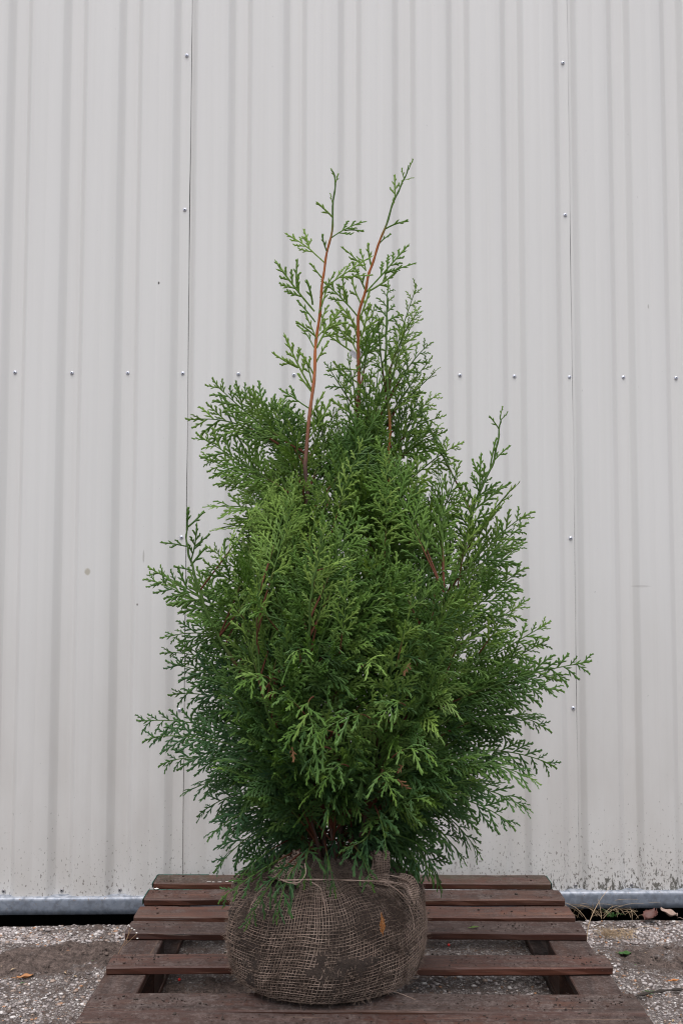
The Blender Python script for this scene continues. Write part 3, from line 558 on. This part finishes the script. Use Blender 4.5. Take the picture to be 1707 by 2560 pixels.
# the body of the crown
EV = np.array([850, 950, 1050, 1150, 1250, 1350, 1450, 1550, 1650, 1750, 1850, 1930, 1990])
EL = np.array([800, 690, 600, 550, 530, 500, 440, 430, 430, 430, 490, 570, 660])
ER = np.array([960, 985, 1020, 1080, 1160, 1180, 1190, 1200, 1210, 1190, 1130, 1030, 900])
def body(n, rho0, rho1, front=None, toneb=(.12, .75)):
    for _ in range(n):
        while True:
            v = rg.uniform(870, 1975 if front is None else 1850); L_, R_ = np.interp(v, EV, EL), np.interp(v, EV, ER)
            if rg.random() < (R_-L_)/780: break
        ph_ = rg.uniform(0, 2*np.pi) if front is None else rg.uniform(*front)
        rho = rg.uniform(rho0, rho1); cu = (L_+R_)/2; au = (R_-L_)/2; ax_ = au/970
        u = cu+rho*au*math.cos(ph_); Yt = 2.39-rho*.80*ax_*math.sin(ph_)
        if v > 1850 and abs(u-775) < 110 and Yt < 2.34 and rg.random() < .6: continue
        if v < 1100 and abs(u-708) < 55 and Yt < 2.36: continue
        tip = P(u, v, Yt); low = float(sm(v, 1500, 1900))
        dv = rg.uniform(190, 330)*(1-.75*low); root_v = min(v+dv, 1960)
        k_ = rg.integers(len(STC)); best = None
        for st in (STC[i] for i in rg.permutation(len(STC))[:5]):
            zt = P(u, root_v, 2.39)[2]; j = int(np.argmin(np.abs(st[:, 2]-zt))); d_ = np.linalg.norm(st[j, :2]-tip[:2])
            if best is None or d_ < best[0]: best = (d_, st[j])
        root = best[1]
        if np.linalg.norm(root-tip) > .62: root = tip+(root-tip)*(.62/np.linalg.norm(root-tip))
        m = root*.45+tip*.55; m[2] += .05*low+.01; m[:2] += (tip[:2]-root[:2])*.10
        rad = np.array([math.cos(ph_), -math.sin(ph_), 0])
        if math.sin(ph_) > .3:   n_ = nrm(rad*.75+np.array([0, 0, .55])+rg.normal(0, .38, 3))
        else:                    n_ = facing(.5) if rg.random() < .65 else nrm(rad*.6+np.array([0, 0, .6])+rg.normal(0, .4, 3))
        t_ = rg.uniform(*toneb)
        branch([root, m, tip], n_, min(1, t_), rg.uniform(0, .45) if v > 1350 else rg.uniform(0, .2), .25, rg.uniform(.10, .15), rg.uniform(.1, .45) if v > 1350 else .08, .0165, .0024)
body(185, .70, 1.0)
body(105, .78, 1.0, (.5, 2.64), (.35, .9))  # front sprays toned lighter, highlights painted into their colour
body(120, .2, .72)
for _ in range(75):      # darker-toned sprays low round the stems
    u, v = rg.uniform(620, 960), rg.uniform(1760, 1965); Yt = rg.uniform(2.30, 2.56); tip = P(u, v, Yt); root = P(775+rg.uniform(-25, 25), v-rg.uniform(-40, 60), 2.4)
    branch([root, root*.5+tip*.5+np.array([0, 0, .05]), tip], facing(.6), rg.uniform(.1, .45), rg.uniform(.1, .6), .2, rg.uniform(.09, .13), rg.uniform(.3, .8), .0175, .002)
# upright fresh shoots that stand in front of the body
for q in [(712, 1395, 728, 1300, 745, 1215, 2.10), (730, 1310, 760, 1300, 792, 1292, 2.10), (780, 1500, 790, 1420, 800, 1330, 2.10), (880, 1300, 892, 1180, 885, 1050, 2.20), (700, 1330, 715, 1230, 735, 1130, 2.16), (760, 1230, 790, 1120, 830, 1020, 2.2), (1020, 1560, 1060, 1450, 1100, 1380, 2.2), (910, 1530, 930, 1440, 950, 1360, 2.08), (590, 1480, 590, 1380, 600, 1270, 2.14), (940, 1250, 950, 1160, 960, 1060, 2.25), (1050, 1350, 1070, 1230, 1085, 1150, 2.28), (660, 1330, 690, 1240, 650, 1150, 2.2), (1100, 1500, 1140, 1440, 1180, 1400, 2.3)]:
    branch([P(q[0], q[1], q[6]+.03), P(q[2], q[3], q[6]), P(q[4], q[5], q[6])], facing(.5), rg.uniform(.7, .95), 0, .15, .065, .05, .0135, .0017, ang=(32, 46))
# light drooping tips in front and sprays hanging over the root ball
for q in [(700, 1640, 660, 1590, 628, 1592, 1.98), (720, 1600, 690, 1610, 730, 1690, 1.97), (780, 1690, 740, 1660, 660, 1690, 1.97), (850, 1650, 820, 1620, 740, 1680, 1.98), (900, 1740, 940, 1700, 985, 1735, 2.0), (760, 1720, 720, 1700, 710, 1770, 1.98), (800, 1760, 770, 1740, 745, 1800, 2.0), (870, 1790, 870, 1760, 900, 1820, 2.02), (640, 1450, 600, 1400, 545, 1330, 2.1), (690, 1520, 690, 1480, 680, 1500, 1.99), (820, 1540, 850, 1510, 868, 1530, 1.98), (620, 1560, 600, 1540, 560, 1570, 2.02), (930, 1620, 910, 1600, 880, 1640, 1.98), (560, 1420, 540, 1400, 520, 1360, 2.1)]:
    branch([P(q[0], q[1], q[6]+.08), P(q[2], q[3], q[6]+.02), P(q[4], q[5], q[6])], nrm(np.array([rg.normal(0, .3), -.7, .6])), rg.uniform(.5, .8), 0, .3, .07, .5, .0135, .0015)
for q in [(690, 1950, 600, 1990, 510, 2062, 2.20, .1), (690, 1960, 620, 2010, 570, 2120, 2.17, .35), (700, 1960, 650, 2010, 640, 2095, 2.17, .5), (745, 1930, 752, 1970, 768, 2032, 2.18, .5), (800, 1930, 835, 1960, 850, 2020, 2.18, .5), (850, 1900, 850, 1930, 800, 1945, 2.16, .2), (720, 1930, 700, 1960, 700, 2010, 2.2, .5), (660, 1930, 600, 1960, 560, 2005, 2.24, .2), (860, 1850, 880, 1890, 885, 1940, 2.14, .4)]:
    branch([P(q[0], q[1], q[6]+.10), P(q[2], q[3], q[6]), P(q[4], q[5], q[6])], facing(.35), rg.uniform(.25, .6), (.3), .2, .07, q[7], .0155, .002)
for _ in range(9):
    a0 = P(rg.uniform(620, 960), rg.uniform(1500, 1900), rg.uniform(2.1, 2.3)); V_, T_, A_ = FR[(.05, False)][rg.integers(7)]
    d = nrm(rg.normal(0, 1, 3)+np.array([0, -.4, -.6])); n_ = facing(.6); n_ = nrm(n_-d*(n_ @ d)); CROWN.add(a0+V_[:, :1]*d*.8+V_[:, 1:2]*np.cross(n_, d)*.8+V_[:, 2:]*n_, T_, None, None, 2)
tpart(CROWN, 'crown', [M_LEAF, M_BARK, plain('dead_brown_foliage', (.16, .075, .03), .8, 0, .3)])
print('crown tris', len(CROWN.t) and sum(len(t) for t in CROWN.t))
# ---------------------------------------------------------------- root ball in burlap
BP = np.array([(0, -.004), (.10, -.003), (.182, .0005), (.207, .012), (.220, .033), (.2265, .07), (.2285, .105), (.2275, .14), (.2235, .172), (.212, .199), (.187, .223), (.140, .243), (.08, .253), (.0, .257)])
arc = np.concatenate([[0], np.cumsum(np.linalg.norm(np.diff(BP, axis=0), axis=1))]); AT = arc[-1]
def ball(phi, s, off=0.):
    phi = np.asarray(phi, float); s = np.clip(np.asarray(s, float), 0, AT); r = .985*np.interp(s, arc, BP[:, 0]); h = np.interp(s, arc, BP[:, 1])
    c_, d_ = np.cos(phi), np.sin(phi)
    p = np.stack([c_*r, d_*r, h], -1); n_ = vnoise(p*9+3)*.5+vnoise(p*21+7)*.22
    w = sm(h, .0, .06); fold = (.010*np.sin(phi*9+3*np.sin(phi*2))+.004*np.sin(phi*23+2*np.sin(phi*3)))*sm(h, .13, .22)*(1-.5*sm(h, .23, .25))
    rr = r*(1+.018*np.sin(2*phi+.7)+.014*np.sin(3*phi+2)*w)+n_*.019*w+fold+off
    hh = h+n_*.008*w+off*sm(h, .17, .24)
    return np.stack([c_*rr-.036, d_*rr*.97+2.378, hh+PT+.0025], -1)
ph_ = np.linspace(0, 2*np.pi, 200, endpoint=False); ss = np.linspace(0, AT, 90); PH, SS = np.meshgrid(ph_, ss)
V = ball(PH, SS, -.0018); lump = vnoise(V*48)*.6+vnoise(V*16+5)*.9; V = V+(np.stack([np.cos(PH), np.sin(PH), PH*0+.2], -1))*(np.clip(lump-.16, -.3, .5)*.0085)[..., None]
I = np.arange(90*200).reshape(90, 200); I2 = np.roll(I, -1, 1); b = MB(); b.add(V.reshape(-1, 3), None, np.stack([I[:-1], I2[:-1], I2[1:], I[1:]], -1).reshape(-1, 4))
tpart(b, 'root_ball', M_SOIL, smooth=True)
def cloth(a, s):      # cloth grid -> place on the ball: the weave drags and slants as it was pulled up
    return a+.13*np.sin(s*7+a*1.0+.6)+.05*np.sin(2*a+s*14)+.03*np.sin(5*a+1), s+.030*np.sin(a*1.0+2.2)+.008*np.sin(3*a+s*9)+.003*np.sin(9*a)
b = MB(); SPC = .0067; R_ = .225
nw = int(2*np.pi*R_/SPC)
for i in range(nw):
    a = i/nw*2*np.pi+rg.normal(0, .0035); s = np.linspace(.12, AT+.02, 74); nn = np.arange(74)
    aa = a+.006*np.interp(s*30, np.arange(40), rg.normal(0, 1, 40)); A2, S2 = cloth(aa, s)
    if rg.random() < .02: continue
    pts = ball(A2, S2, .0012+.0007*np.where((nn+i) % 2, 1, -1)+.0006*rg.normal(0, 1, 74)); b.tube(pts, rg.uniform(.00045, .00085)*(1+.2*rg.normal(0, 1, 74).clip(-1.5, 1.5)), 4, None, False)
for i, s in enumerate(np.arange(.10, AT+.03, SPC)):
    n_ = 330; a = np.linspace(0, 2*np.pi, n_); s2 = s+rg.normal(0, .0006)+.0011*np.interp(np.linspace(0, 60, n_), np.arange(61), rg.normal(0, 1, 61)); A2, S2 = cloth(a, s2)
    ok = S2 < AT-.03
    pts = ball(A2, S2, .0012+.0007*np.where((np.arange(n_)+i) % 2, 1, -1)); r_ = rg.uniform(.00045, .00085)*np.ones(n_)
    idx = np.where(ok)[0]
    if len(idx) < 8: continue
    for grp in np.split(idx, np.where(np.diff(idx) > 1)[0]+1):
        if len(grp) > 4: b.tube(pts[grp], r_[grp], 4, None, False)
wrap = tpart(b, 'burlap_wrap', M_JUTE, smooth=True)
b = MB()            # loose jute hairs
def hair(p, d, L, w=.00022):
    d = nrm(d); e = nrm(rg.normal(0, 1, 3)); c_ = np.array([p+d*L*t+e*L*.35*t*t for t in (0, .35, .7, 1)]); sd = nrm(np.cross(d, rg.normal(0, 1, 3)))*w
    V = np.concatenate([c_-sd, c_+sd]); b.add(V, None, [(i, i+1, i+5, i+4) for i in range(3)])
for i in range(15000):
    a, s = rg.uniform(0, 2*np.pi), rg.uniform(.17, AT-.03)
    p = ball(np.array([a]), np.array([s]), .001)[0]; q = ball(np.array([a]), np.array([s]), .02)[0]
    hair(p, nrm(q-p)*rg.uniform(.1, .9)+rg.normal(0, .6, 3), rg.uniform(.004, .015))
tpart(b, 'loose_hairs', M_FUZZ)
# gathered top, knots and twine
b = MB(); nr, na = 18, 160
aa = np.linspace(0, 2*np.pi, na, endpoint=False); rr = np.linspace(.03, .172, nr); A_, Rr = np.meshgrid(aa, rr)
f_ = (rr-.03)/.142; F_ = np.repeat(f_[:, None], na, 1)
fold = (np.sin(A_*13+2*np.sin(A_*3))+.5*np.sin(A_*29+1))*.006*(.3+F_*(1-F_)*3)
Zc = .268-.055*F_**1.6+fold+.01*vnoise(np.stack([A_*3, Rr*30, A_*0], -1)); ok = 1+.06*np.sin(A_*7+.5)*F_
V = np.stack([np.cos(A_)*Rr*ok-.036, np.sin(A_)*Rr*ok*.95+2.405, Zc+PT], -1)
I = np.arange(nr*na).reshape(nr, na); I2 = np.roll(I, -1, 1)
b.add(V.reshape(-1, 3), None, np.stack([I[:-1], I2[:-1], I2[1:], I[1:]], -1).reshape(-1, 4), np.stack([(A_*160/2.2).ravel(), (Rr*700).ravel(), (A_*0).ravel()], -1))
tpart(b, 'gathered_collar', M_CLOTH, wrap, smooth=True)
def ear(pts, rad, ph, tw_=1.5):
    b = MB(); c_ = bez(pts, 26); na = 64; t = np.linspace(0, 1, 26); r = np.interp(t, np.linspace(0, 1, len(rad)), rad)
    a = np.linspace(0, 2*np.pi, na, endpoint=False); d = np.gradient(c_, axis=0); d /= np.linalg.norm(d, axis=1, keepdims=True)
    u = np.cross(d, [0, 1, 0]); u /= np.linalg.norm(u, axis=1, keepdims=True); w = np.cross(d, u); V = []; A = []
    for i in range(26):
        rr = r[i]*(1+.16*np.sin(a*6+ph+t[i]*tw_)+.10*np.sin(a*11+2*ph-t[i]*3)+.05*rg.normal(0, 1, na))
        if i == 25: rr = rr*(1+.15*np.sin(a*4))
        V.append(c_[i]+rr[:, None]*(u[i]*np.cos(a)[:, None]+w[i]*np.sin(a)[:, None]*.8)+(d[i]*(.006*np.sin(a*5+ph))[:, None] if i > 22 else 0))
        A.append(np.stack([a*17, np.full(na, t[i]*np.linalg.norm(c_[-1]-c_[0])*900), a*0], -1))
    # turned-in mouth
    V.append(c_[25]*.35+c_[22]*.65+(V[25]-c_[25])*.75); A.append(A[25]); V.append(c_[19]+(V[25]-c_[25])*.3); A.append(A[25])
    n_ = len(V); I = np.arange(n_*na).reshape(n_, na); I2 = np.roll(I, -1, 1)
    b.add(np.concatenate(V), None, np.stack([I[:-1], I2[:-1], I2[1:], I[1:]], -1).reshape(-1, 4), np.concatenate(A)); tpart(b, 'cloth_ear', M_CLOTH, wrap, smooth=True)
ear([P(868, 2030, 2.27), P(872, 2004, 2.275), P(874, 1980, 2.28), P(871, 1956, 2.285)], [.026, .018, .0165, .0185], .4)
ear([P(655, 2032, 2.25), P(662, 2008, 2.26), P(672, 1988, 2.27), P(664, 1966, 2.28)], [.045, .028, .019, .026], 2.1)
ear([P(915, 2020, 2.26), P(936, 2030, 2.25), P(946, 2052, 2.24), P(949, 2076, 2.235)], [.012, .016, .015, .008], 1.1)
TWN = [[(700, 1983, 2.19), (702, 2006, 2.175), (687, 2026, 2.17), (664, 2027, 2.175), (640, 2018, 2.19)], [(716, 2026, 2.172), (736, 2040, 2.166), (744, 2066, 2.16), (748, 2102, 2.156)], [(640, 2022, 2.19), (720, 2020, 2.172), (813, 2022, 2.168), (885, 2025, 2.18), (933, 2037, 2.2)], [(850, 2012, 2.19), (890, 2024, 2.18), (935, 2032, 2.2)], [(885, 2026, 2.178), (925, 2056, 2.185), (946, 2100, 2.19), (951, 2135, 2.195)], [(875, 2008, 2.2), (910, 2010, 2.22), (935, 2022, 2.24)], [(880, 2280, 2.2), (900, 2276, 2.18), (925, 2284, 2.16), (955, 2296, 2.13)]]
for q in TWN:
    c_ = bez([P(*p) for p in q], 30); b = MB()
    for s_ in (0, 1):
        t = np.linspace(0, 1, 30); L_ = np.linalg.norm(np.diff(c_, axis=0), axis=1).sum(); a = t*L_/.011*2*np.pi+s_*np.pi
        b.tube(c_+.0007*np.stack([np.cos(a), np.zeros(30), np.sin(a)], -1), .00085 if q is not TWN[6] else .0004, 4)
    tpart(b, 'twine', M_JUTE, wrap, smooth=True)
# ---------------------------------------------------------------- plant tag and litter
b = MB(); a0 = P(806, 808, 2.37); n_ = 14
c_ = bez([P(803, 806, 2.40), P(810, 812, 2.412), P(822, 819, 2.415), P(834, 810, 2.41)], n_); V = []
for i in range(n_):
    w = .0085*(1 if 1 < i < n_-2 else .75); t_ = np.array([.004, 0, 1]); V += [c_[i]+w*t_, c_[i]-w*t_*1.0, c_[i]+w*t_+np.array([0, .0006, 0]), c_[i]-w*t_+np.array([0, .0006, 0])]
q = []
for i in range(n_-1): q += [(i*4, i*4+1, i*4+5, i*4+4), (i*4+2, i*4+6, i*4+7, i*4+3), (i*4, i*4+4, i*4+6, i*4+2), (i*4+1, i*4+3, i*4+7, i*4+5)]
b.add(V, None, q); tag(b.build('plant_tag', M_TAG, smooth=False), 'blank white plastic tag looped round the right leader above the crown', 'tag')
def leaf(name, mat, c_, L, wd, rz, label, cat, curl=.35, tilt=.3, teeth=0., group=None):
    b = MB(); n_, m_ = 12, 7; V = []
    for i in range(n_):
        t = i/(n_-1); w = wd*math.sin(math.pi*min(1, t*.93+.04))**.8*(1+teeth*(i % 2))
        for j in range(m_):
            s_ = (j/(m_-1)-.5)*2
            V.append(((t-.5)*L, s_*w/2, L*tilt*t*.6+curl*L*(.5*s_*s_*.5+.6*(t-.5)**2)+.06*L*math.sin(t*9+s_*3)))
    I = np.arange(n_*m_).reshape(n_, m_); b.add(V, None, np.stack([I[:-1, :-1], I[:-1, 1:], I[1:, 1:], I[1:, :-1]], -1).reshape(-1, 4))
    b.tube([(-.5*L, 0, 0), (-.65*L, 0, .004), (-.85*L, .003, .002)], .0007, 4)
    o = b.build(name, mat, smooth=True); o.location = c_; o.rotation_euler = (0, 0, rz)
    md = o.modifiers.new('thickness', 'SOLIDIFY'); md.thickness = .0005
    return tag(o, label, cat, group)
g_ = lambda u, v, dz=.003: tuple(Pz(u, v, .004)+np.array([0, 0, dz]))
leaf('fallen_leaf', M_BROWNLEAF, g_(1492, 2118, .006), .055, .04, .6, 'curled red brown dead leaf lying by the dark gap under the wall', 'leaf', .8, .5, .25)
leaf('fallen_leaf', plain('pale_dry_leaf', (.30, .21, .17), .7, 0, .4, 50), g_(1535, 2108, .006), .055, .035, 2.4, 'pale pinkish dry leaf right of the red brown leaf under the wall', 'leaf', .7, .2)
leaf('fallen_leaf', M_GREENLEAF, g_(1434, 2197, .004), .034, .026, -.5, 'fresh green leaf lying on gravel right of the pallet', 'leaf', .5, .25)
leaf('fallen_leaf', plain('orange_leaf', (.36, .16, .06), .7, 0, .3, 50), g_(58, 2248, .003), .042, .016, .3, 'narrow orange brown leaf on the gravel left of the pallet', 'leaf', .4, .1)
leaf('fallen_leaf', plain('tan_leaf', (.33, .2, .15), .7, 0, .3, 50), tuple(Pz(283, 2190, PT)+np.array([0, 0, .0015-.02])), .03, .018, 3.0, 'small tan dry leaf on the left stringer between the boards', 'leaf', .3, .1)
leaf('fallen_leaf', plain('rust_leaf', (.4, .15, .04), .7, 0, .3, 50), g_(1545, 2256, .003), .03, .008, .1, 'thin rust orange leaf sliver on gravel at the right edge', 'leaf', .3, .1)
def berry(p, label):
    b = MB(); pr = [(.0042*math.sin(a), -.0042*math.cos(a)) for a in np.linspace(.02, math.pi-.12, 10)]+[(.0004, .0036)]
    b.lathe(pr, (0, 0, .0042), 'z', 14); b.tube([(0, 0, .008), (.001, 0, .011), (.003, 0, .013)], .0004, 4, mi=1)
    o = b.build('berry', [M_BERRY, M_BARK], smooth=True); o.location = p; tag(o, label, 'berry', 'red berries fallen between the pallet boards')
berry(tuple(Pz(412, 2257, .008)+np.array([0, 0, .004])), 'red berry on the ground in the gap left of the root ball')
berry(tuple(Pz(1030, 2177, .008)+np.array([0, 0, .004])), 'red berry on the ground in the gap right of the root ball')
def sprig(name, mat, base, d, nor, L, label, cat, sparse=False):
    b = MB(); V, T, A = make_frond(.11, rg, sparse); V = V*(L/.11)*np.array([1, .6, 1]); d = nrm(d); nor = nrm(np.array(nor)-d*(np.array(nor) @ d)); sd = np.cross(nor, d)
    b.add(V[:, :1]*d+V[:, 1:2]*sd+V[:, 2:]*nor, T, None, (.7, .2, 0)); o = b.build(name, mat); o.location = base; return tag(o, label, cat)
sprig('dead_sprig', M_ORANGE, tuple(P(879, 2150, 2.176)), (-.1, .0, 1), (.3, -1, .1), .05, 'small dead orange conifer sprig clinging to the burlap', 'sprig')
sprig('green_sprig', M_LEAF, tuple(Pz(1072, 2131, PT+.003)), (1, .25, 0), (0, 0, 1), .034, 'bright green conifer sprig lying on the fourth pallet board', 'sprig')
b = MB()
for q in ([(272, 2190), (290, 2165), (303, 2148)], [(285, 2172), (300, 2165), (314, 2160)], [(290, 2165), (296, 2150), (298, 2146)]):
    b.tube(bez([Pz(x, y, PT+.003)+np.array([0, 0, .008*i]) for i, (x, y) in enumerate(q)], 8), .0006, 4)
for (x, y, dz) in ((303, 2148, .018), (314, 2158, .017), (298, 2145, .02), (309, 2152, .018), (316, 2166, .012)):
    for r_ in range(4):
        a = r_*1.57+x; blob(b, Pz(x, y, PT)+np.array([.0014*math.cos(a), .0014*math.sin(a), dz]), (.0013, .0013, .0008), (0, 0, 0), 1)
tag(b.build('flower_sprig', [plain('sprig_stalk', (.2, .12, .06), .7), M_PETAL]), 'tiny sprig of white flowers on the left end of the pallet', 'flower')
for i, (u, v) in enumerate(((360, 2043), (528, 2160))):
    b = MB(); p0 = Pz(u, v, PT if i == 0 else .01)+np.array([0, 0, .002])
    for r_ in range(4): blob(b, p0+np.array([.004*math.cos(r_*1.6), .003*math.sin(r_*1.6), .001]), (.0045, .003, .001), (0, 0, 0))
    if i == 0: tag(b.build('petal', M_PETAL, smooth=True), 'crumpled white petal on the left end of the second pallet board', 'petal')
# dried grass, weeds and a stick by the right side
def grass(name, mat, c_, n_, rad, h, label, cat, lean=.6, w=.0009):
    b = MB()
    for i in range(n_):
        a = rg.uniform(0, 6.28); r_ = rad*math.sqrt(rg.random()); p = np.array([r_*math.cos(a), r_*.6*math.sin(a), 0]); d = np.array([math.cos(a*1.7+i), math.sin(a*1.3+i)*.6, 0]); hh = h*rg.uniform(.4, 1.2); ln = lean*rg.uniform(.4, 1.6)
        c2 = bez([p, p+d*ln*hh*.4+np.array([0, 0, hh*.8]), p+d*ln*hh*1.3+np.array([0, 0, hh*rg.uniform(.1, .9)])], 8); b.tube(c2, np.linspace(w, w*.35, 8), 3)
    o = b.build(name, mat); o.location = c_; return tag(o, label, cat)
grass('dry_grass_tuft', M_DRY, g_(1415, 2150, 0), 130, .055, .03, 'flattened tuft of dry tan grass on the gravel right of the pallet', 'grass', 1.3, .0007)
grass('dry_grass_tuft', M_DRY, g_(1345, 2103, 0), 26, .09, .06, 'wispy dry stalks growing from the gap at the pallet corner', 'grass', 1.2, .0008)
grass('dry_grass_tuft', M_DRY, g_(1440, 2100, 0), 30, .10, .05, 'thin dry stalks arching below the flashing by the dead leaves', 'grass', 1.2, .0007)
grass('weed', M_GREENLEAF, g_(1402, 2104, 0), 22, .02, .022, 'small green weed in the dark gap below the flashing', 'weed', .7, .0011)
grass('weed', M_GREENLEAF, g_(1488, 2282, 0), 12, .012, .012, 'little green seedling among the gravel near the right edge', 'weed', 1., .0016)
b = MB(); b.tube(bez([P(1345, 2165, 2.84), P(1352, 2120, 2.86), P(1372, 2075, 2.93), P(1400, 2035, 3.0)], 20), np.linspace(.0012, .0005, 20), 4); tag(b.build('straw_stalk', M_DRY), 'long pale straw stalk rising beside the pallet in front of the flashing', 'straw')
b = MB(); b.tube(bez([g_(1430, 2300, .004), g_(1490, 2287, .008), g_(1550, 2278, .006), g_(1600, 2276, .004)], 24), .0032+.0016*np.sin(np.arange(24)*1.3)+.0008*np.sin(np.arange(24)*3.1), 7); tag(b.build('rotten_stick', plain('rotten_bark', (.035, .027, .022), .9, 0, .5, 80)), 'dark rotten stick on the gravel at the lower right edge', 'stick')

b = MB(); LIT = []
for i in range(170):
    x = rg.choice([rg.uniform(-1.3, -.58), rg.uniform(.66, 1.3)]); y = rg.uniform(1.85, 3.1); L_ = rg.uniform(.006, .02); a = rg.uniform(0, 6.28)
    d = np.array([math.cos(a), math.sin(a), 0]); p = np.array([x, y, .004+soil_h(x, y)]); sd = np.array([-d[1], d[0], 0])*L_*rg.uniform(.06, .2)
    up = np.array([0, 0, L_*rg.uniform(.05, .25)]); V = [p-d*L_/2, p-sd+up, p+up*.6, p+sd+up, p+d*L_/2+up*.3]
    b.add(V, [(0, 1, 2), (0, 2, 3), (1, 4, 2), (2, 4, 3)], None, None, int(rg.choice([0, 1, 2, 3], p=[.42, .3, .16, .12])))
tag(b.build('leaf_litter', [M_BROWNLEAF, M_DRY, M_ORANGE, M_GREENLEAF]), kind='stuff', label='tiny scraps of dry leaf and stalk scattered over the gravel', cat='litter')
